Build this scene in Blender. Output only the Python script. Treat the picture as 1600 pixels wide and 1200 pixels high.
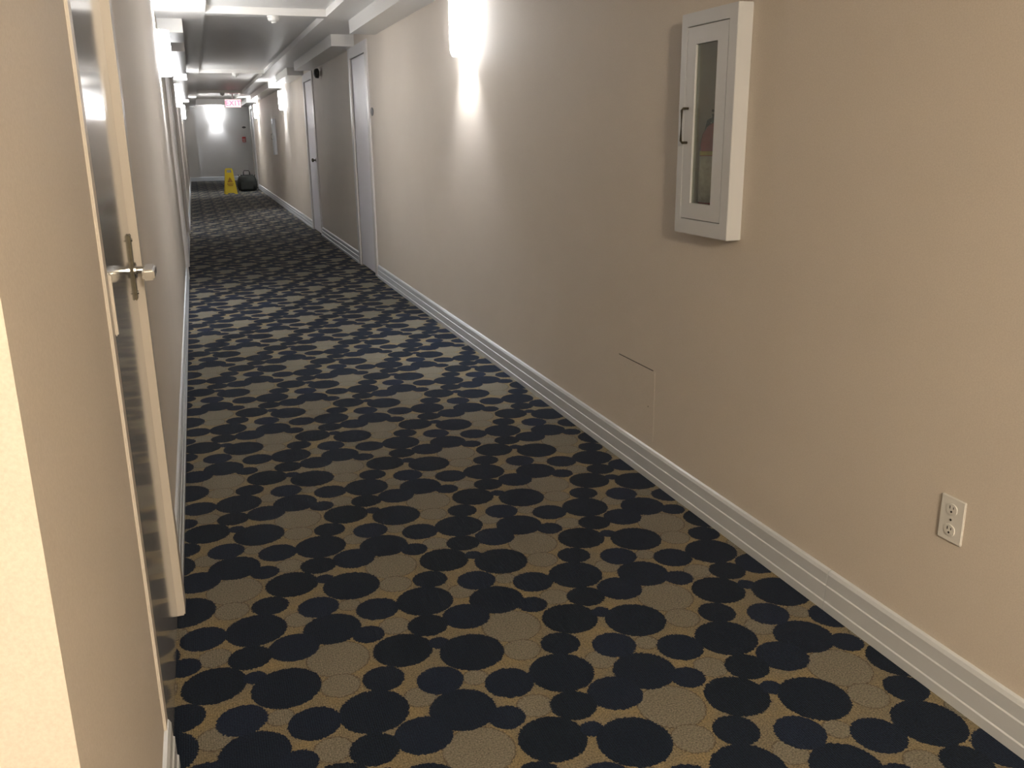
import bpy, bmesh, math, random
from mathutils import Matrix, Vector

for o in list(bpy.data.objects):
    bpy.data.objects.remove(o)
scene = bpy.context.scene
COL = scene.collection
PI = math.pi

# ------------------------------------------------------------------ camera
YAW, PITCH, ROLL, FPX, CAM_H = 0.33302, 0.274815, -0.011459, 1379.18, 1.40
cy, sy, cp, sp = math.cos(YAW), math.sin(YAW), math.cos(PITCH), math.sin(PITCH)
fw = Vector((sy * cp, cy * cp, -sp))
rt = Vector((cy, -sy, 0))
up = rt.cross(fw)
c_, s_ = math.cos(ROLL), math.sin(ROLL)
r2 = c_ * rt + s_ * up
u2 = -s_ * rt + c_ * up
cam_data = bpy.data.cameras.new('camera')
cam = bpy.data.objects.new('camera', cam_data)
COL.objects.link(cam)
M = Matrix((r2, u2, -fw)).transposed().to_4x4()
M.translation = Vector((0, 0, CAM_H))
cam.matrix_world = M
cam_data.sensor_width = 36
cam_data.lens = FPX / 1600 * 36
cam_data.clip_start = 0.02
cam_data.clip_end = 200
scene.camera = cam

# ------------------------------------------------------------------ world, exposure
w = bpy.data.worlds.new('world')
scene.world = w
w.use_nodes = True
w.node_tree.nodes['Background'].inputs[0].default_value = (0.5, 0.5, 0.5, 1)
w.node_tree.nodes['Background'].inputs[1].default_value = 0.0
vs = scene.view_settings
vs.view_transform = 'Standard'
vs.look = 'None'
vs.gamma = 1
vs.use_curve_mapping = False
vs.exposure = 1.65
SCONCE_DOWN, SCONCE_UP, SHADE_EMIT = 27.0, 43.0, 9.3
LOBBY_POWER = 108.0

# ------------------------------------------------------------------ key planes (metres)
XR = 1.688          # right wall face
XL = -0.190         # left wall face
YE = 32.8           # end wall
Z_SOFFIT, Z_STEP, Z_CEIL = 2.305, 2.42, 2.48


# ------------------------------------------------------------------ materials
def nmat(name):
    m = bpy.data.materials.new(name)
    m.use_nodes = True
    nt = m.node_tree
    return m, nt, nt.nodes['Principled BSDF']


def N(nt, typ, **kw):
    n = nt.nodes.new(typ)
    for k, v in kw.items():
        setattr(n, k, v)
    return n


def simple(name, col, rough=0.5, metal=0.0, emit=None, estr=0.0, bump=0.0, bscale=300, var=0.0, coat=0.0):
    m, nt, b = nmat(name)
    b.inputs['Base Color'].default_value = (*col, 1)
    b.inputs['Roughness'].default_value = rough
    b.inputs['Metallic'].default_value = metal
    b.inputs['Coat Weight'].default_value = coat
    b.inputs['Coat Roughness'].default_value = 0.08
    if emit:
        b.inputs['Emission Color'].default_value = (*emit, 1)
        b.inputs['Emission Strength'].default_value = estr
    if bump or var:
        tc = N(nt, 'ShaderNodeNewGeometry')
        no = N(nt, 'ShaderNodeTexNoise')
        no.inputs['Scale'].default_value = bscale
        no.inputs['Detail'].default_value = 3
        nt.links.new(tc.outputs['Position'], no.inputs['Vector'])
        if bump:
            bp = N(nt, 'ShaderNodeBump')
            bp.inputs['Strength'].default_value = bump
            bp.inputs['Distance'].default_value = 0.002
            nt.links.new(no.outputs['Fac'], bp.inputs['Height'])
            nt.links.new(bp.outputs['Normal'], b.inputs['Normal'])
        if var:
            mx = N(nt, 'ShaderNodeMix', data_type='RGBA')
            mx.inputs[6].default_value = (*[max(0, c * (1 - var)) for c in col], 1)
            mx.inputs[7].default_value = (*[min(1, c * (1 + var)) for c in col], 1)
            nt.links.new(no.outputs['Fac'], mx.inputs[0])
            nt.links.new(mx.outputs[2], b.inputs['Base Color'])
    return m


def wall_material():
    m, nt, b = nmat('beige_wallcovering')
    g = N(nt, 'ShaderNodeNewGeometry')
    n1 = N(nt, 'ShaderNodeTexNoise'); n1.inputs['Scale'].default_value = 260; n1.inputs['Detail'].default_value = 2
    n2 = N(nt, 'ShaderNodeTexNoise'); n2.inputs['Scale'].default_value = 2.2; n2.inputs['Detail'].default_value = 3
    n3 = N(nt, 'ShaderNodeTexNoise'); n3.inputs['Scale'].default_value = 90; n3.inputs['Detail'].default_value = 2
    for n in (n1, n2, n3):
        nt.links.new(g.outputs['Position'], n.inputs['Vector'])
    mx = N(nt, 'ShaderNodeMix', data_type='RGBA')
    mx.inputs[6].default_value = (0.54, 0.488, 0.43, 1)
    mx.inputs[7].default_value = (0.75, 0.69, 0.615, 1)
    ad = N(nt, 'ShaderNodeMath', operation='MULTIPLY_ADD')
    ad.inputs[1].default_value = 0.25
    nt.links.new(n2.outputs['Fac'], ad.inputs[0])
    mm = N(nt, 'ShaderNodeMath', operation='MULTIPLY'); mm.inputs[1].default_value = 0.75
    nt.links.new(n1.outputs['Fac'], mm.inputs[0])
    nt.links.new(mm.outputs[0], ad.inputs[2])
    nt.links.new(ad.outputs[0], mx.inputs[0])
    nt.links.new(mx.outputs[2], b.inputs['Base Color'])
    b.inputs['Roughness'].default_value = 0.62
    b.inputs['Specular IOR Level'].default_value = 0.35
    bp = N(nt, 'ShaderNodeBump'); bp.inputs['Strength'].default_value = 0.18; bp.inputs['Distance'].default_value = 0.0015
    nt.links.new(n1.outputs['Fac'], bp.inputs['Height'])
    nt.links.new(bp.outputs['Normal'], b.inputs['Normal'])
    return m


def carpet_material():
    """Repeating carpet: overlapping navy and grey discs on a tan loop ground."""
    m, nt, b = nmat('disc_pattern_carpet')
    L = nt.links.new
    a11, a21, a12, a22 = 0.509, -0.007, 0.2525, 0.4935      # lattice vectors (columns)
    det = a11 * a22 - a12 * a21
    i11, i12, i21, i22 = a22 / det, -a12 / det, -a21 / det, a11 / det
    ox, oy = 0.035, 2.439
    dark = [(0, 0, .089), (-.148, .004, .066), (.213, -.070, .085), (.308, -.138, .047), (.096, -.133, .072),
            (-.026, -.143, .060), (-.124, -.246, .084), (-.019, -.246, .030), (.057, -.322, .091),
            (.050, .131, .057), (.191, .071, .063)]
    grey = [(.206, -.233, .088), (.193, -.361, .054), (.125, .018, .045), (-.119, -.111, .048), (.283, .05, .036)]
    g = N(nt, 'ShaderNodeNewGeometry')
    # ragged pile edges
    nz = N(nt, 'ShaderNodeTexNoise'); nz.inputs['Scale'].default_value = 170; nz.inputs['Detail'].default_value = 2
    L(g.outputs['Position'], nz.inputs['Vector'])
    sb = N(nt, 'ShaderNodeVectorMath', operation='SUBTRACT'); sb.inputs[1].default_value = (.5, .5, .5)
    L(nz.outputs['Color'], sb.inputs[0])
    sc = N(nt, 'ShaderNodeVectorMath', operation='SCALE'); sc.inputs['Scale'].default_value = 0.016
    L(sb.outputs[0], sc.inputs[0])
    ad = N(nt, 'ShaderNodeVectorMath', operation='ADD')
    L(g.outputs['Position'], ad.inputs[0]); L(sc.outputs[0], ad.inputs[1])
    of = N(nt, 'ShaderNodeVectorMath', operation='SUBTRACT'); of.inputs[1].default_value = (ox, oy, 0)
    L(ad.outputs[0], of.inputs[0])
    du = N(nt, 'ShaderNodeVectorMath', operation='DOT_PRODUCT'); du.inputs[1].default_value = (i11, i12, 0)
    dv = N(nt, 'ShaderNodeVectorMath', operation='DOT_PRODUCT'); dv.inputs[1].default_value = (i21, i22, 0)
    L(of.outputs[0], du.inputs[0]); L(of.outputs[0], dv.inputs[0])
    uv = N(nt, 'ShaderNodeCombineXYZ')
    L(du.outputs['Value'], uv.inputs[0]); L(dv.outputs['Value'], uv.inputs[1])

    def dist(px, py):
        u, v = i11 * px + i12 * py, i21 * px + i22 * py
        a = N(nt, 'ShaderNodeVectorMath', operation='ADD'); a.inputs[1].default_value = (.5 - u, .5 - v, 0.5)
        L(uv.outputs[0], a.inputs[0])
        f = N(nt, 'ShaderNodeVectorMath', operation='FRACTION'); L(a.outputs[0], f.inputs[0])
        s = N(nt, 'ShaderNodeVectorMath', operation='SUBTRACT'); s.inputs[1].default_value = (.5, .5, .5)
        L(f.outputs[0], s.inputs[0])
        x = N(nt, 'ShaderNodeVectorMath', operation='DOT_PRODUCT'); x.inputs[1].default_value = (a11, a12, 0)
        y = N(nt, 'ShaderNodeVectorMath', operation='DOT_PRODUCT'); y.inputs[1].default_value = (a21, a22, 0)
        L(s.outputs[0], x.inputs[0]); L(s.outputs[0], y.inputs[0])
        c = N(nt, 'ShaderNodeCombineXYZ'); L(x.outputs['Value'], c.inputs[0]); L(y.outputs['Value'], c.inputs[1])
        l = N(nt, 'ShaderNodeVectorMath', operation='LENGTH'); L(c.outputs[0], l.inputs[0])
        return l.outputs['Value']

    def less(sock, r):
        n = N(nt, 'ShaderNodeMath', operation='LESS_THAN'); n.inputs[1].default_value = r
        L(sock, n.inputs[0]); return n.outputs[0]

    def mixc(fac, a, col):
        n = N(nt, 'ShaderNodeMix', data_type='RGBA')
        L(fac, n.inputs[0])
        if isinstance(a, tuple): n.inputs[6].default_value = (*a, 1)
        else: L(a, n.inputs[6])
        n.inputs[7].default_value = (*col, 1)
        return n.outputs[2]
    # tan loop ground with fine rows and yellowish flecks
    fl = N(nt, 'ShaderNodeTexNoise'); fl.inputs['Scale'].default_value = 9; fl.inputs['Detail'].default_value = 5
    L(g.outputs['Position'], fl.inputs['Vector'])
    rp = N(nt, 'ShaderNodeValToRGB')
    rp.color_ramp.elements[0].position = 0.36; rp.color_ramp.elements[0].color = (.158, .136, .096, 1)
    rp.color_ramp.elements[1].position = 0.66; rp.color_ramp.elements[1].color = (.205, .162, .09, 1)
    L(fl.outputs['Fac'], rp.inputs[0])
    col = rp.outputs[0]
    for px, py, r in grey:
        d = dist(px, py)
        col = mixc(less(d, r), col, (.095, .08, .058))
        col = mixc(less(d, r - .0035), col, (.160, .146, .115))
    random.seed(3)
    allm = None
    for px, py, r in dark:
        d = dist(px, py)
        k = random.uniform(-.003, .004)
        mk = less(d, r)
        col = mixc(mk, col, (.0065 + k * .4, .0125 + k * .6, .027 + k * 1.8))
        if allm is None: allm = mk
        else:
            mxn = N(nt, 'ShaderNodeMath', operation='MAXIMUM'); L(allm, mxn.inputs[0]); L(mk, mxn.inputs[1]); allm = mxn.outputs[0]
    # pile grain
    gr = N(nt, 'ShaderNodeTexNoise'); gr.inputs['Scale'].default_value = 230; gr.inputs['Detail'].default_value = 3
    L(g.outputs['Position'], gr.inputs['Vector'])
    mr = N(nt, 'ShaderNodeMapRange'); mr.inputs[1].default_value = .25; mr.inputs[2].default_value = .75
    mr.inputs[3].default_value = .42; mr.inputs[4].default_value = 1.65
    L(gr.outputs['Fac'], mr.inputs[0])
    ml = N(nt, 'ShaderNodeVectorMath', operation='SCALE')
    L(col, ml.inputs[0]); L(mr.outputs[0], ml.inputs['Scale'])
    L(ml.outputs[0], b.inputs['Base Color'])
    wv = N(nt, 'ShaderNodeTexWave', bands_direction='X'); wv.inputs['Scale'].default_value = 55
    wv.inputs['Distortion'].default_value = 1.5
    L(g.outputs['Position'], wv.inputs['Vector'])
    h = N(nt, 'ShaderNodeMath', operation='ADD'); L(gr.outputs['Fac'], h.inputs[0])
    hw = N(nt, 'ShaderNodeMath', operation='MULTIPLY'); hw.inputs[1].default_value = .5
    L(wv.outputs['Fac'], hw.inputs[0]); L(hw.outputs[0], h.inputs[1])
    h2 = N(nt, 'ShaderNodeMath', operation='MULTIPLY_ADD'); h2.inputs[1].default_value = .7
    L(allm, h2.inputs[0]); L(h.outputs[0], h2.inputs[2])
    bp = N(nt, 'ShaderNodeBump'); bp.inputs['Strength'].default_value = .5; bp.inputs['Distance'].default_value = .003
    L(h2.outputs[0], bp.inputs['Height']); L(bp.outputs[0], b.inputs['Normal'])
    b.inputs['Roughness'].default_value = .95
    b.inputs['Specular IOR Level'].default_value = .12
    b.inputs['Sheen Weight'].default_value = .03
    b.inputs['Sheen Roughness'].default_value = .5
    return m


MT = {
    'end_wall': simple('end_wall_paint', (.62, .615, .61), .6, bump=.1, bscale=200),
    'wall': wall_material(),
    'carpet': carpet_material(),
    'ceiling': simple('ceiling_paint', (.80, .80, .79), .45, bump=.08, bscale=120),
    'soffit': simple('soffit_paint', (.76, .76, .75), .28),
    'base': simple('baseboard_paint', (.57, .605, .645), .32, bump=.03, bscale=40),
    'door_white': simple('door_white_paint', (.82, .82, .88), .35),
    'door_grey': simple('door_grey_gloss', (.42, .42, .42), .12, coat=.6, bump=.05, bscale=5),
    'casing': simple('casing_paint', (.66, .65, .66), .3),
    'casing_beige': simple('casing_beige_paint', (.56, .525, .475), .35),
    'steel': simple('brushed_steel', (.62, .62, .60), .22, 1.0),
    'aged': simple('aged_bronze', (.10, .09, .065), .45, .7, var=.5, bscale=120),
    'shade': simple('sconce_frosted_glass', (.9, .9, .9), .5, emit=(.98, .985, 1), estr=SHADE_EMIT),
    'plate': simple('white_plastic', (.72, .72, .70), .35),
    'dark': simple('black_plastic', (.015, .015, .015), .45),
    'cab': simple('cabinet_white_enamel', (.60, .625, .66), .32),
    'tub': simple('cabinet_inside', (.80, .80, .76), .5),
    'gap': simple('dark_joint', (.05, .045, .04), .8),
    'red': simple('red_enamel', (.42, .02, .025), .25),
    'label': simple('white_label', (.70, .68, .62), .5, var=.35, bscale=70),
    'yellowband': simple('yellow_band', (.65, .50, .05), .5),
    'yellow': simple('yellow_plastic', (.62, .47, .02), .4),
    'yellow_dark': simple('amber_print', (.30, .15, .01), .5),
    'bag': simple('black_nylon', (.010, .012, .010), .9, bump=.4, bscale=200),
    'exit_face': simple('exit_face', (.8, .7, .7), .4, emit=(1, .62, .66), estr=.55),
    'exit_red': simple('exit_letters', (.8, .05, .08), .4, emit=(1, .10, .16), estr=1.1),
    'plaque': simple('dark_plaque', (.05, .05, .05), .4),
    'lamp_warm': simple('warm_opal_glass', (.9, .8, .65), .5, emit=(1, .86, .66), estr=3.0),
}


def glass_mat():
    """thin clear pane: mostly lets light through, with a Fresnel reflection"""
    m, nt, b = nmat('cabinet_glass')
    tr = N(nt, 'ShaderNodeBsdfTransparent'); tr.inputs[0].default_value = (.80, .82, .78, 1)
    gl = N(nt, 'ShaderNodeBsdfGlossy'); gl.inputs['Roughness'].default_value = .03
    lw = N(nt, 'ShaderNodeLayerWeight'); lw.inputs[0].default_value = .5
    pw = N(nt, 'ShaderNodeMath', operation='POWER'); pw.inputs[1].default_value = 4
    fr = N(nt, 'ShaderNodeMath', operation='MULTIPLY_ADD'); fr.inputs[1].default_value = .9; fr.inputs[2].default_value = .05
    nt.links.new(lw.outputs['Facing'], pw.inputs[0]); nt.links.new(pw.outputs[0], fr.inputs[0])
    mx = N(nt, 'ShaderNodeMixShader')
    nt.links.new(fr.outputs[0], mx.inputs[0]); nt.links.new(tr.outputs[0], mx.inputs[1]); nt.links.new(gl.outputs[0], mx.inputs[2])
    nt.links.new(mx.outputs[0], nt.nodes['Material Output'].inputs[0])
    return m


MT['glass'] = glass_mat()


# ------------------------------------------------------------------ mesh helpers
def box(bm, x0, x1, y0, y1, z0, z1):
    vs_ = [bm.verts.new(p) for p in ((x0, y0, z0), (x1, y0, z0), (x1, y1, z0), (x0, y1, z0),
                                     (x0, y0, z1), (x1, y0, z1), (x1, y1, z1), (x0, y1, z1))]
    for f in ((3, 2, 1, 0), (4, 5, 6, 7), (0, 1, 5, 4), (1, 2, 6, 5), (2, 3, 7, 6), (3, 0, 4, 7)):
        bm.faces.new([vs_[i] for i in f])
    return vs_


def prism(bm, pts, lo, hi, axis='y'):
    """closed polygon pts (2D) extruded between lo and hi along axis; 2D = the two other axes in order."""
    def P(a, b, t):
        return {'y': (a, t, b), 'x': (t, a, b), 'z': (a, b, t)}[axis]
    A = [bm.verts.new(P(a, b, lo)) for a, b in pts]
    B = [bm.verts.new(P(a, b, hi)) for a, b in pts]
    n = len(pts)
    bm.faces.new(A); bm.faces.new(B[::-1])
    for i in range(n):
        bm.faces.new((A[i], B[i], B[(i + 1) % n], A[(i + 1) % n]))
    bmesh.ops.recalc_face_normals(bm, faces=bm.faces)


def lathe(bm, prof, seg=24, axis='z', org=(0, 0, 0)):
    rings = []
    for r, t in prof:
        ring = []
        for i in range(seg):
            a = 2 * PI * i / seg
            c, s = r * math.cos(a), r * math.sin(a)
            p = {'z': (c, s, t), 'x': (t, c, s), 'y': (c, t, s)}[axis]
            ring.append(bm.verts.new((p[0] + org[0], p[1] + org[1], p[2] + org[2])))
        rings.append(ring)
    for a, b_ in zip(rings, rings[1:]):
        for i in range(seg):
            bm.faces.new((a[i], a[(i + 1) % seg], b_[(i + 1) % seg], b_[i]))
    bm.faces.new(rings[0]); bm.faces.new(rings[-1])
    bmesh.ops.recalc_face_normals(bm, faces=bm.faces)


def tube(bm, pts, r, seg=10):
    pts = [Vector(p) for p in pts]
    rings = []
    for i, p in enumerate(pts):
        t = (pts[min(i + 1, len(pts) - 1)] - pts[max(i - 1, 0)]).normalized()
        a = t.cross(Vector((0, 0, 1)))
        if a.length < .05: a = t.cross(Vector((1, 0, 0)))
        a.normalize(); b_ = t.cross(a)
        rings.append([bm.verts.new(p + r * (math.cos(2 * PI * k / seg) * a + math.sin(2 * PI * k / seg) * b_)) for k in range(seg)])
    for A, B in zip(rings, rings[1:]):
        for i in range(seg):
            bm.faces.new((A[i], A[(i + 1) % seg], B[(i + 1) % seg], B[i]))
    bm.faces.new(rings[0]); bm.faces.new(rings[-1])
    bmesh.ops.recalc_face_normals(bm, faces=bm.faces)


def obj(name, bm, mat, parent=None, bevel=0.0, smooth=False, seg=2):
    if bevel:
        bmesh.ops.bevel(bm, geom=[e for e in bm.edges], offset=bevel, segments=seg, affect='EDGES', clamp_overlap=True)
    me = bpy.data.meshes.new(name)
    bm.to_mesh(me); bm.free()
    me.materials.append(MT[mat])
    if smooth:
        for p in me.polygons: p.use_smooth = True
    o = bpy.data.objects.new(name, me)
    COL.objects.link(o)
    if parent: o.parent = parent
    return o


def bobj(name, mat, parent, *boxes, bevel=0.0):
    bm = bmesh.new()
    for b_ in boxes: box(bm, *b_)
    return obj(name, bm, mat, parent, bevel)


def tag(o, label, cat, group=None, kind=None):
    o['label'] = label
    o['category'] = cat
    if group: o['group'] = group
    if kind: o['kind'] = kind
    return o


def thing(name, label, cat, loc=(0, 0, 0), rz=0, group=None):
    o = bpy.data.objects.new(name, None)
    o.empty_display_size = .1
    COL.objects.link(o)
    o.location = loc
    o.rotation_euler = (0, 0, rz)
    return tag(o, label, cat, group)


def copy_tree(o, parent=None):
    c = o.copy(); COL.objects.link(c)
    if parent: c.parent = parent
    for ch in list(o.children): copy_tree(ch, c)
    return c


def struct(o, label, cat):
    return tag(o, label, cat, kind='structure')


# ------------------------------------------------------------------ shell
def wall_x(name, x0, x1, y0, y1, zt, openings, label):
    """wall along Y with rectangular openings (ya, yb, za, zb)"""
    bm = bmesh.new()
    y = y0
    for ya, yb, za, zb in sorted(openings):
        box(bm, x0, x1, y, ya, 0, zt)
        if za > 0: box(bm, x0, x1, ya, yb, 0, za)
        if zb < zt: box(bm, x0, x1, ya, yb, zb, zt)
        y = yb
    box(bm, x0, x1, y, y1, 0, zt)
    o = obj(name, bm, 'wall')
    return struct(o, label, 'wall')


ZT = 2.56
bm = bmesh.new(); box(bm, -3.2, 3.4, -4.7, YE + .3, -.1, 0)
struct(obj('floor', bm, 'carpet'), 'corridor carpet of navy and grey discs on a tan ground', 'carpet')

# doors (y near, y far) in each long wall
R_DOORS = [(9.16, 10.04), (13.42, 14.34), (27.0, 27.9)]
L_DOORS = [(1.90, 2.60), (9.78, 10.66), (13.6, 14.5)]
DH = 2.20
ops = [(a, b, 0, DH) for a, b in R_DOORS] + [(2.585, 2.85, 1.10, 1.752)]
wall_x('wall_right', XR, XR + .2, -4.6, 28.6, ZT, ops, 'long beige wall with fire extinguisher cabinet and outlet')
ops = [(a, b, 0, DH) for a, b in L_DOORS]
wall_x('wall_left', XL - .2, XL, .96, YE, ZT, ops, 'beige wall with the grey lever-handled door')
bm = bmesh.new(); box(bm, -3.2, XL - .2, .96, 1.16, 0, ZT)
struct(obj('wall_left_return', bm, 'wall'), 'beige return wall meeting the corner beside the grey door', 'wall')
bm = bmesh.new(); box(bm, -3.2, -3.0, -4.6, .96, 0, ZT)
struct(obj('wall_lobby', bm, 'wall'), 'beige side wall of the space behind the corner', 'wall')
bm = bmesh.new(); box(bm, -3.2, XR + .2, -4.8, -4.6, 0, ZT)
struct(obj('wall_back', bm, 'wall'), "beige wall closing the near end of the corridor", 'wall')
bm = bmesh.new(); box(bm, XL - .2, 3.4, YE, YE + .2, 0, ZT)
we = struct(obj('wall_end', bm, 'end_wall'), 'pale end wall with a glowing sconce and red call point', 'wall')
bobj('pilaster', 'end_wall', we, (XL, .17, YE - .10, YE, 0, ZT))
bm = bmesh.new(); box(bm, XR + .2, 3.2, 28.4, 28.6, 0, ZT)
struct(obj('wall_turn', bm, 'wall'), 'wall around the corner at the end of the corridor', 'wall')
bm = bmesh.new(); box(bm, 3.2, 3.4, 28.4, YE, 0, ZT)
struct(obj('wall_turn_side', bm, 'wall'), 'side wall of the turn at the end of the corridor', 'wall')

# ceiling with stepped soffits and cross beams
bm = bmesh.new(); box(bm, -3.2, 3.4, -4.8, YE + .2, Z_CEIL, Z_CEIL + .08)
ceil = struct(obj('ceiling', bm, 'ceiling'), 'pale grey ceiling with stepped soffits and cross beams', 'ceiling')
XLs, XRs = 0.208, 1.222
bobj('step_soffit', 'ceiling', ceil, (XL, XLs, .96, YE, Z_STEP, Z_CEIL))
bobj('step_soffit', 'ceiling', ceil, (XRs, XR, -4.6, 28.6, Z_STEP, Z_CEIL))
for y in (.95, 8.42, 15.85, 22.7):
    bobj('cross_beam', 'soffit', ceil, (XLs, XRs, y, y + .12, Z_STEP, Z_CEIL))
bobj('cross_beam', 'soffit', ceil, (XLs, XRs, 27.6, 27.85, 2.33, Z_CEIL))
for a, b_ in ((-4.6, 4.7), (6.0, 8.62), (9.78, 13.4), (14.4, 16.4), (17.95, 23.6), (25.2, 28.6)):
    bobj('low_soffit', 'soffit', ceil, (1.452, XR, a, b_, Z_SOFFIT, Z_STEP))
for a, b_ in ((.96, 6.6), (8.85, 9.75), (10.7, 14.3), (15.8, 23.6), (25.2, YE)):
    bobj('low_soffit', 'soffit', ceil, (XL, .02, a, b_, Z_SOFFIT, Z_STEP))


# baseboards: moulded profile (distance from wall, height)
PROF = [(0, 0), (.020, 0), (.020, .028), (.0165, .031), (.0165, .079), (.013, .082), (.013, .117), (.008, .127), (.0, .131)]


def baseboard(name, face, sgn, y0, y1, label):
    bm = bmesh.new()
    prism(bm, [(face + sgn * d, z) for d, z in PROF], y0, y1, 'y')
    return struct(obj(name, bm, 'base'), label, 'baseboard')


for a, b_, lb in ((-4.6, 1.956, 'white moulded baseboard running below the outlet'),
                  (1.9585, 9.02, 'white moulded baseboard below the extinguisher cabinet up to the first door'),
                  (10.16, 13.30, "white moulded baseboard between the two white doors below the dark bell"),
                  (14.45, 26.88, 'white moulded baseboard running past the black bag'),
                  (28.02, 28.6, "white moulded baseboard past the dark grey door at the far corner")):
    baseboard('baseboard_right', XR, -1, a, b_, lb)
for a, b_, lb in ((.96, 1.895, 'short baseboard on the near side of the grey door'),
                  (2.70, 9.66, "white baseboard starting at the grey door's casing"),
                  (10.78, 13.48, "white baseboard between two white doors on the grey door's wall"),
                  (14.62, YE - .10, "white baseboard on the far stretch of the grey door's wall")):
    baseboard('baseboard_left', XL, 1, a, b_, lb)
bm = bmesh.new()
prism(bm, [(YE - d, z) for d, z in PROF], .17, 3.2, 'x')
struct(obj('baseboard_end', bm, 'base'), 'white baseboard along the far end wall', 'baseboard')
bm = bmesh.new()
prism(bm, [(YE - .10 - d, z) for d, z in PROF], XL + .021, .17, 'x')
struct(obj('baseboard_end', bm, 'base'), 'white baseboard across the pilaster of the end wall', 'baseboard')


# ------------------------------------------------------------------ doors
def casing(parent, face, sgn, y0, y1, wd, proud, mat, far_only=False, near_only=False):
    x0, x1 = sorted((face - sgn * .05, face + sgn * proud))
    if not far_only: bobj('door_casing', mat, parent, (x0, x1, y0 - wd, y0, 0, DH + wd), bevel=.003)
    if not near_only: bobj('door_casing', mat, parent, (x0, x1, y1, y1 + wd, 0, DH + wd), bevel=.003)
    bobj('door_casing', mat, parent, (x0, x1, y0, y1, DH, DH + wd), bevel=.003)


def wall_door(name, face, sgn, y0, y1, mat, label, wd=.11, proud=.016, rec=.004):
    x0, x1 = sorted((face - sgn * rec, face - sgn * (rec + .045)))
    g = .004
    o = bobj(name, mat, None, (x0, x1, y0 + g, y1 - g, .012, DH - g), bevel=.002)
    struct(o, label, 'door')
    casing(o, face, sgn, y0, y1, wd, proud, 'casing')
    # stop behind the leaf
    x2, x3 = sorted((face - sgn * (rec + .05), face - sgn * (rec + .06)))
    bobj('door_stop', 'casing', o, (x2, x3, y0, y1, 0, DH))
    return o


def knob(parent, face, sgn, y, z, mat='aged'):
    bm = bmesh.new()
    lathe(bm, [(.03, 0), (.03, .008 * sgn), (.012, .010 * sgn), (.012, .035 * sgn), (.026, .042 * sgn), (.028, .058 * sgn), (.018, .068 * sgn)],
          16, 'x', (face, y, z))
    return obj('door_knob', bm, mat, parent, smooth=True)


d = wall_door('door_2', XR, -1, *R_DOORS[0], 'door_white', 'white painted door with small dark plaque on the wall before it')
d = wall_door('door_3', XR, -1, *R_DOORS[1], 'door_white', 'white painted door past the small dark wall bell')
knob(d, XR - .004, -1, R_DOORS[1][0] + .07, 1.08)
wall_door('door_4', XR, -1, *R_DOORS[2], 'door_grey', 'dark grey door behind the black bag')
wall_door('door_5', XL, 1, *L_DOORS[1], 'door_white', "white door on the grey door's wall, past the first sconce there", proud=.024)
wall_door('door_6', XL, 1, *L_DOORS[2], 'door_white', "second white door on the grey door's wall, further along", proud=.024)

# near grey door with lever handle
y0, y1 = L_DOORS[0]
dx = XL + .005
d1 = bobj('door_1', 'door_grey', None, (dx - .045, dx, y0 + .003, y1 - .003, .012, DH), bevel=.0015)
struct(d1, 'glossy grey door with steel lever handle beside the beige corner', 'door')
bobj('door_stop', 'casing', d1, (dx - .06, dx - .05, y0, y1, 0, DH))
bobj('door_casing', 'casing_beige', d1, (XL - .04, XL + .027, y1, y1 + .095, 0, DH + .10), bevel=.004)
bobj('door_casing', 'casing_beige', d1, (XL - .04, XL + .006, y0 - .05, y0, 0, DH + .10), bevel=.003)
bobj('door_casing', 'casing_beige', d1, (XL - .04, XL + .02, y0, y1, DH + .004, DH + .10), bevel=.003)
bobj('edge_guard', 'casing_beige', d1, (dx - .001, dx + .007, y0 - .004, y0 + .014, 1.02, 1.145), bevel=.003)
hy, hz = 2.545, 1.075
pl = bobj('handle_plate', 'aged', d1, (dx, dx + .006, hy - .022, hy + .022, hz - .088, hz + .085), bevel=.002)
bm = bmesh.new(); lathe(bm, [(.005, 0), (.005, .004)], 8, 'x', (dx + .006, hy, hz + .07)); obj('screw', bm, 'steel', pl)
bm = bmesh.new(); lathe(bm, [(.005, 0), (.005, .004)], 8, 'x', (dx + .006, hy, hz - .07)); obj('screw', bm, 'steel', pl)
bm = bmesh.new(); lathe(bm, [(.022, 0), (.022, .006), (.011, .008), (.011, .045)], 20, 'x', (dx + .005, hy, hz - .01))
obj('handle_rose', bm, 'steel', d1, smooth=False)
bm = bmesh.new()
box(bm, dx + .030, dx + .060, hy - .115, hy + .013, hz - .024, hz + .004)
obj('lever', bm, 'steel', d1, bevel=.005)
bm = bmesh.new(); box(bm, dx, dx + .003, hy - .018, hy + .03, hz + .03, hz + .045)
obj('lock_cylinder', bm, 'steel', d1, bevel=.001)


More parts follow.
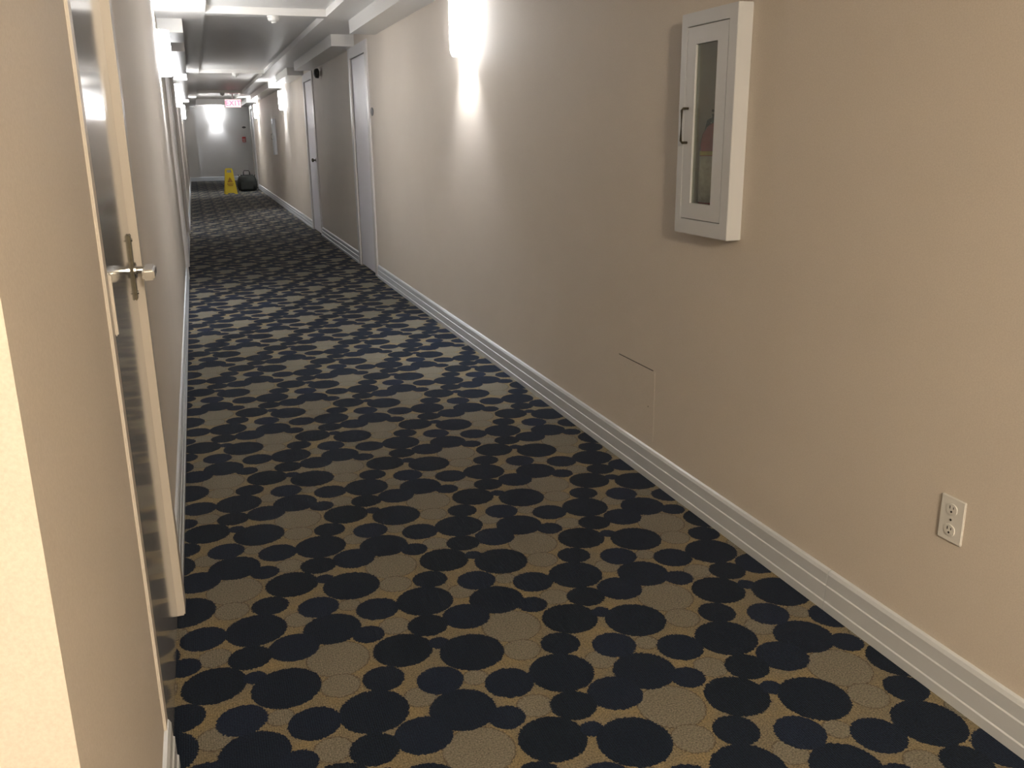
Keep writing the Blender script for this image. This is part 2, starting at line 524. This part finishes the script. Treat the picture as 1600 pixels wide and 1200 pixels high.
# ------------------------------------------------------------------ wall sconces (local: +X out of the wall, Z up, origin at the wall, bottom of the shade)
def make_sconce():
    t = thing('wall_sconce', '', 'wall lamp')
    H_, D_, W_ = .335, .10, .14
    bobj('back_plate', 'plate', t, (0, .012, -.06, .06, .06, .28), bevel=.003)
    bm = bmesh.new()
    # bowed glass shade, open at top and bottom, with real thickness
    out, inn = [], []
    n = 14
    for i in range(n + 1):
        a = -PI / 2 + PI * i / n
        out.append((D_ * max(0, math.cos(a)) ** .55, W_ * math.sin(a)))
        inn.append(((D_ - .006) * max(0, math.cos(a)) ** .55, (W_ - .006) * math.sin(a)))
    rows = []
    for z, k in ((0, .88), (.03, .97), (.12, 1), (.25, 1), (.31, .99), (H_, .97)):
        rows.append(([bm.verts.new((.004 + x * k, y * k, z)) for x, y in out], [bm.verts.new((.004 + x * k, y * k, z)) for x, y in inn]))
    for (o1, i1), (o2, i2) in zip(rows, rows[1:]):
        for j in range(n):
            bm.faces.new((o1[j], o1[j + 1], o2[j + 1], o2[j]))
            bm.faces.new((i1[j + 1], i1[j], i2[j], i2[j + 1]))
    for o1, i1 in (rows[0], rows[-1]):
        for j in range(n):
            bm.faces.new((o1[j], i1[j], i1[j + 1], o1[j + 1]))
    bmesh.ops.recalc_face_normals(bm, faces=bm.faces)
    obj('glass_shade', bm, 'shade', t, smooth=True)
    bm = bmesh.new(); lathe(bm, [(.016, .10), (.016, .24), (.010, .25)], 12, 'z', (.05, 0, 0))
    obj('bulb', bm, 'shade', t, smooth=True)
    for nm, rot, pw, z in (('lamp_down', (0, 0, 0), SCONCE_DOWN, .09), ('lamp_up', (PI, 0, 0), SCONCE_UP, .26)):
        ld = bpy.data.lights.new(nm, 'SPOT')
        ld.energy = pw
        ld.color = (.97, .98, 1)
        ld.spot_size = math.radians(100)
        ld.spot_blend = .9
        ld.shadow_soft_size = .035
        lo = bpy.data.objects.new(nm, ld)
        COL.objects.link(lo); lo.parent = t
        lo.location = (.05, 0, z); lo.rotation_euler = rot
    return t


SG = 'glowing wall sconces of the corridor'
sc0 = make_sconce()
SC = [(XR, 5.66, 1.885, PI, 'glowing white sconce between the extinguisher cabinet and first white door'),
      (XR, 17.65, 1.90, PI, "glowing sconce on the extinguisher cabinet's wall, between second white door and far cabinet"),
      (XR, 24.85, 1.90, PI, "glowing sconce on the extinguisher cabinet's wall, nearest the red exit sign"),
      (XL, 7.95, 1.885, 0, "glowing white sconce on the grey door's wall, first one after that door"),
      (XL, 15.4, 1.885, 0, "glowing sconce on the grey door's wall, just past that wall's second white door"),
      (XL, 24.85, 1.885, 0, "glowing sconce on the grey door's wall, beside the red exit sign"),
      (.82, YE, 1.93, -PI / 2, 'glowing sconce in the middle of the pale end wall')]
for i, (x, y, z, rz, lb) in enumerate(SC):
    o = sc0 if i == 0 else copy_tree(sc0)
    o.location = (x, y, z); o.rotation_euler = (0, 0, rz)
    tag(o, lb, 'wall lamp', SG)

# warm lamp of the side space behind the viewer: the photograph shows its light on the return wall and the near walls
def ceiling_lamp(loc, power, col, mat, label):
    t = thing('ceiling_lamp_offscreen', label, 'ceiling lamp', loc)
    bm = bmesh.new(); lathe(bm, [(.17, 0), (.17, -.025), (.16, -.03)], 28); obj('lamp_base', bm, 'plate', t, smooth=False)
    bm = bmesh.new(); lathe(bm, [(.155, -.03), (.15, -.06), (.12, -.095), (.07, -.115), (.01, -.122)], 28)
    obj('opal_bowl', bm, mat, t, smooth=True)
    ld = bpy.data.lights.new('side_space_lamp_offscreen', 'POINT'); ld.energy = power; ld.color = col; ld.shadow_soft_size = .14
    lo = bpy.data.objects.new('side_space_lamp_offscreen', ld); COL.objects.link(lo); lo.parent = t; lo.location = (0, 0, -.28)


ceiling_lamp((.30, -1.9, Z_CEIL), LOBBY_POWER, (1, .82, .60), 'lamp_warm', 'opal bowl ceiling lamp where the corridor meets the side space')


# ------------------------------------------------------------------ fire extinguisher cabinet
def make_cabinet():
    """origin on the wall face, local x out of the wall (towards -X world handled by direct coords)"""
    t = thing('extinguisher_cabinet', 'white wall cabinet with narrow glass holding a red fire extinguisher', 'cabinet', (XR, 2.7125, 1.055))
    X0, Y0, Z0 = XR, 2.7125, 1.055

    def lb(name, mat, parent, *bs, bevel=0.0):
        return bobj(name, mat, parent, *[(a - X0, b - X0, c - Y0, d_ - Y0, e - Z0, f - Z0) for a, b, c, d_, e, f in bs], bevel=bevel)
    xf = XR - .055
    ya, yb, za, zb = 2.54, 2.885, 1.055, 1.79
    da, db, ea, eb = 2.588, 2.846, 1.106, 1.747
    # surround ring
    bm = bmesh.new()
    R4 = lambda y_0, y_1, z_0, z_1, x_: [bm.verts.new((x_ - X0, y_ - Y0, z_ - Z0)) for y_, z_ in ((y_0, z_0), (y_1, z_0), (y_1, z_1), (y_0, z_1))]
    of_, ob_, if_, ib_ = R4(ya, yb, za, zb, xf), R4(ya, yb, za, zb, XR), R4(da, db, ea, eb, xf), R4(da, db, ea, eb, XR)
    for i in range(4):
        j = (i + 1) % 4
        for A, B in ((of_, if_), (if_, ib_), (ib_, ob_), (ob_, of_)):
            bm.faces.new((A[i], A[j], B[j], B[i]))
    bmesh.ops.recalc_face_normals(bm, faces=bm.faces)
    obj('frame', bm, 'cab', t, bevel=.0015)
    # inside tub
    lb('tub', 'tub', t, (XR + .09, XR + .094, da - .002, db + .003, ea, eb))
    g = .003
    d_ = lb('door', 'cab', t, (xf + .001, xf + .018, da + g, 2.652, ea + g, eb - g), (xf + .001, xf + .018, 2.787, db - g, ea + g, eb - g),
            (xf + .001, xf + .018, 2.652, 2.787, ea + g, 1.163), (xf + .001, xf + .018, 2.652, 2.787, 1.688, eb - g))
    lb('glass_pane', 'glass', d_, (xf + .008, xf + .011, 2.652, 2.787, 1.163, 1.688))
    bm = bmesh.new()
    hy_ = 2.822 - Y0
    hx = xf - X0
    tube(bm, [(hx + .002, hy_, 1.368 - Z0), (hx - .018, hy_, 1.368 - Z0), (hx - .024, hy_, 1.374 - Z0),
              (hx - .024, hy_, 1.476 - Z0), (hx - .018, hy_, 1.482 - Z0), (hx + .002, hy_, 1.482 - Z0)], .0045, 8)
    obj('handle', bm, 'aged', d_, smooth=True)
    return t


cab = make_cabinet()
ca2 = copy_tree(cab)
ca2.location = (XR, 20.1, 1.055)
ca2['label'] = "small far white wall cabinet between two glowing sconces near the black bag"

t = thing('fire_extinguisher', 'red fire extinguisher with white label inside the glass cabinet', 'extinguisher', (1.716, 2.772, 1.11))
bm = bmesh.new(); lathe(bm, [(.046, 0), (.05, .006), (.05, .255), (.045, .285), (.030, .31), (.016, .322)], 24)
obj('cylinder', bm, 'red', t, smooth=True)
bm = bmesh.new(); lathe(bm, [(.0506, .055), (.0506, .213)], 24); obj('paper_label', bm, 'label', t, smooth=True)
bm = bmesh.new(); lathe(bm, [(.0507, .215), (.0507, .229)], 24); obj('yellow_stripe', bm, 'yellowband', t, smooth=True)
bm = bmesh.new(); lathe(bm, [(.015, .32), (.015, .345), (.010, .35)], 12); obj('valve', bm, 'dark', t)
bobj('grip', 'dark', t, (-.006, .006, -.065, .02, .345, .353), bevel=.001)
bobj('squeeze_lever', 'dark', t, (-.006, .006, -.07, .022, .360, .368), bevel=.001)
bm = bmesh.new(); tube(bm, [(0, .018, .335), (0, .045, .33), (0, .058, .30), (0, .058, .16)], .008, 8); obj('hose', bm, 'dark', t, smooth=True)

# ------------------------------------------------------------------ outlet
t = thing('wall_outlet', 'white duplex power outlet low on the long beige wall', 'outlet', (XR, 1.546, .412))
bobj('cover_plate', 'plate', t, (-.006, 0, -.037, .037, 0, .117), bevel=.002)
for z in (.031, .086):
    r_ = None
    bm = bmesh.new()
    pts = [(.017 * math.cos(a) * 1.0, z + .0145 * math.sin(a)) for a in [2 * PI * i / 20 for i in range(20)]]
    prism(bm, [(max(-.0155, min(.0155, a)), b_) for a, b_ in pts], -.0085, -.005, 'x')
    r_ = obj('receptacle', bm, 'plate', t)
    bobj('slot', 'dark', r_, (-.009, -.008, .0045, .0065, z + .001, z + .009))
    bobj('slot', 'dark', r_, (-.009, -.008, -.0065, -.0045, z + .002, z + .008))
    bm = bmesh.new(); lathe(bm, [(.0028, -.009), (.0028, -.008)], 10, 'x', (0, 0, z - .006)); obj('ground_hole', bm, 'dark', r_)
bm = bmesh.new(); lathe(bm, [(.003, -.0075), (.003, -.005)], 10, 'x', (0, 0, .0585)); obj('screw', bm, 'steel', t)

# flush patch panel in the wall
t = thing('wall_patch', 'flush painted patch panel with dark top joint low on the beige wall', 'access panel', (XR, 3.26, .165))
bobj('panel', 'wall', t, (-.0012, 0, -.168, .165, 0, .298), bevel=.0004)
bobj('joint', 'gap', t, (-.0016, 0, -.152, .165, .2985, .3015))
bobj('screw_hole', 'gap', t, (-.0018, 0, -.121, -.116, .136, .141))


# ------------------------------------------------------------------ ceiling detectors, sprinkler
def make_detector():
    t = thing('smoke_detector', '', 'smoke detector')
    bm = bmesh.new(); lathe(bm, [(.055, 0), (.055, -.012), (.05, -.014)], 24); obj('mounting_base', bm, 'plate', t)
    bm = bmesh.new(); lathe(bm, [(.05, -.014), (.05, -.028), (.044, -.04), (.024, -.048), (.02, -.058), (.004, -.06)], 24)
    obj('sensor_head', bm, 'plate', t, smooth=False)
    return t


s0 = make_detector()
for i, (y, lb) in enumerate(((8.48, 'white round smoke detector under the first ceiling beam'),
                             (15.91, 'white round smoke detector under the second ceiling beam'),
                             (22.76, 'white round smoke detector under the beam before the exit sign'))):
    o = s0 if i == 0 else copy_tree(s0)
    o.location = (.775, y, Z_STEP)
    tag(o, lb, 'smoke detector', 'smoke detectors along the ceiling')
t = thing('sprinkler_head', "small steel sprinkler head on the soffit above the grey door's wall", 'sprinkler', (-.065, 10.25, Z_STEP))
bm = bmesh.new(); lathe(bm, [(.035, 0), (.033, -.006), (.012, -.008), (.012, -.03)], 16); obj('escutcheon', bm, 'steel', t)
bm = bmesh.new(); lathe(bm, [(.012, -.03), (.004, -.04), (.004, -.055), (.022, -.058), (.022, -.061)], 16); obj('deflector', bm, 'steel', t)

# ------------------------------------------------------------------ small wall fittings
t = thing('wall_bell', 'small dark round bell high on the wall between the white doors', 'bell', (XR, 12.45, 2.21))
bm = bmesh.new(); lathe(bm, [(.035, 0), (.035, -.03)], 16, 'x'); obj('bell_mount', bm, 'steel', t)
bm = bmesh.new(); lathe(bm, [(.06, -.03), (.062, -.05), (.055, -.075), (.03, -.09), (.005, -.094)], 20, 'x'); obj('gong', bm, 'dark', t, smooth=True)


def plaque(name, loc, ry, rz_, axis, label, cat='plaque'):
    bm = bmesh.new()
    pts = [(ry * math.cos(2 * PI * i / 24), rz_ * math.sin(2 * PI * i / 24)) for i in range(24)]
    prism(bm, pts, -.008, 0, axis)
    o = obj(name, bm, 'plaque', None)
    o.location = loc
    tag(o, label, cat)
    return o


plaque('room_number_plaque', (XR, 8.95, 1.635), .055, .04, 'x', 'small dark oval plaque on the beige wall before the first white door')
plaque('room_number_plaque', (1.72, YE, 1.757), .065, .035, 'y', 'small dark oval plaque above the red call point on the end wall')
t = thing('fire_call_point', 'red fire alarm call point on the end wall below the plaque', 'fire alarm', (1.69, YE, 1.27))
bobj('housing', 'red', t, (-.06, .06, -.045, 0, 0, .175), bevel=.006)
bobj('pull_bar', 'plate', t, (-.042, .042, -.055, -.044, .085, .11), bevel=.003)
bobj('label_strip', 'plate', t, (-.04, .04, -.047, -.044, .03, .05))

# ------------------------------------------------------------------ exit sign
t = thing('exit_sign', 'red lettered exit sign hanging from the ceiling far down the corridor', 'exit sign', (1.05, 24.0, 2.135))
bobj('housing', 'plate', t, (-.195, .195, -.02, .03, 0, .20), bevel=.004)
fc = bobj('face', 'exit_face', t, (-.185, .185, -.024, -.019, .01, .19))
cu = bpy.data.curves.new('exit_text', 'FONT')
cu.body = 'EXIT'; cu.align_x = 'CENTER'; cu.align_y = 'CENTER'; cu.size = .17; cu.extrude = .002; cu.offset = .004; cu.space_character = 1.1
tmp = bpy.data.objects.new('exit_text', cu); COL.objects.link(tmp)
bpy.context.view_layer.update()
me = bpy.data.meshes.new_from_object(tmp.evaluated_get(bpy.context.evaluated_depsgraph_get()))
bpy.data.objects.remove(tmp)
me.materials.clear(); me.materials.append(MT['exit_red'])
lt = bpy.data.objects.new('lettering', me); COL.objects.link(lt)
lt.parent = fc; lt.location = (0, -.026, .10); lt.rotation_euler = (PI / 2, 0, 0)
bobj('stem', 'plate', t, (-.02, .02, -.006, .016, .198, Z_CEIL - 2.135 - .015))
bobj('canopy', 'plate', t, (-.06, .06, -.03, .04, Z_CEIL - 2.135 - .018, Z_CEIL - 2.135), bevel=.003)

# ------------------------------------------------------------------ wet floor sign
t = thing('wet_floor_sign', 'yellow folding wet floor sign standing beside the black bag', 'floor sign', (.822, 24.75, 0), math.radians(4))


def sign_panel(sgn):
    """panel leaning towards sgn*Y with handle cut-out and notched foot"""
    bm = bmesh.new()
    H_ = .66
    outer = [(-.155, 0), (-.10, 0), (-.075, .03), (.075, .03), (.10, 0), (.155, 0), (.105, .50), (.10, .60), (.075, .65), (-.075, .65), (-.10, .60), (-.105, .50)]
    inner = [(-.06, .54), (.06, .54), (.055, .61), (-.055, .61)]

    def P(x, z, off):
        return (x, sgn * (.16 * (1 - z / .66)) + off, z)
    for off in (-.008, .008):
        vo = [bm.verts.new(P(x, z, off)) for x, z in outer]
        vi = [bm.verts.new(P(x, z, off)) for x, z in inner]
        es = [bm.edges.new((vo[i], vo[(i + 1) % len(vo)])) for i in range(len(vo))] + [bm.edges.new((vi[i], vi[(i + 1) % 4])) for i in range(4)]
        bmesh.ops.triangle_fill(bm, edges=es, use_beauty=True)
    bm.verts.ensure_lookup_table()
    n, k = len(outer), len(inner)
    vv = list(bm.verts)
    A, Ai, B, Bi = vv[:n], vv[n:n + k], vv[n + k:2 * n + k], vv[2 * n + k:]
    for i in range(n): bm.faces.new((A[i], A[(i + 1) % n], B[(i + 1) % n], B[i]))
    for i in range(k): bm.faces.new((Ai[i], Ai[(i + 1) % k], Bi[(i + 1) % k], Bi[i]))
    bmesh.ops.recalc_face_normals(bm, faces=bm.faces)
    return obj('sign_panel', bm, 'yellow', t)


fp = sign_panel(-1); sign_panel(1)
bm = bmesh.new()
for tri in ([(-.07, .30), (.07, .30), (0, .43)],):
    prism(bm, tri, -.003, 0, 'y')
for v in bm.verts: v.co.y += -.16 * (1 - v.co.z / .66) - .0085
obj('warning_triangle', bm, 'yellow_dark', fp)
bm = bmesh.new()
for a, b_, z in ((-.08, .08, .245), (-.06, .06, .21)):
    box(bm, a, b_, -.003, 0, z, z + .02)
for v in bm.verts: v.co.y += -.16 * (1 - v.co.z / .66) - .0085
obj('print_bar', bm, 'yellow_dark', fp)

# ------------------------------------------------------------------ black bag
t = thing('tool_bag', "black soft bag with top handle on the carpet beside the yellow sign", 'bag', (1.315, 25.85, 0), math.radians(-6))
bm = bmesh.new()
prof = [(-.21, 0), (.21, 0), (.255, .06), (.265, .20), (.235, .34), (.19, .43), (-.19, .43), (-.235, .34), (-.265, .20), (-.255, .06)]
prism(bm, prof, -.14, .14, 'y')
b_ = obj('bag_body', bm, 'bag', t, bevel=.03, smooth=True, seg=3)
bm = bmesh.new(); tube(bm, [(-.085, 0, .425), (-.08, 0, .50), (-.06, 0, .545), (.06, 0, .545), (.08, 0, .50), (.085, 0, .425)], .013, 8)
obj('carry_handle', bm, 'dark', t, smooth=True)
bobj('front_pocket', 'bag', t, (-.16, .16, -.165, -.135, .05, .26), bevel=.012)
bobj('zip', 'dark', t, (-.18, .18, -.012, .012, .427, .436), bevel=.002)
for s in (-1, 1):
    bm = bmesh.new(); tube(bm, [(s * .19, -.05, .40), (s * .23, -.05, .43), (s * .215, .05, .43), (s * .19, .05, .40)], .008, 6)
    obj('strap_loop', bm, 'dark', t)
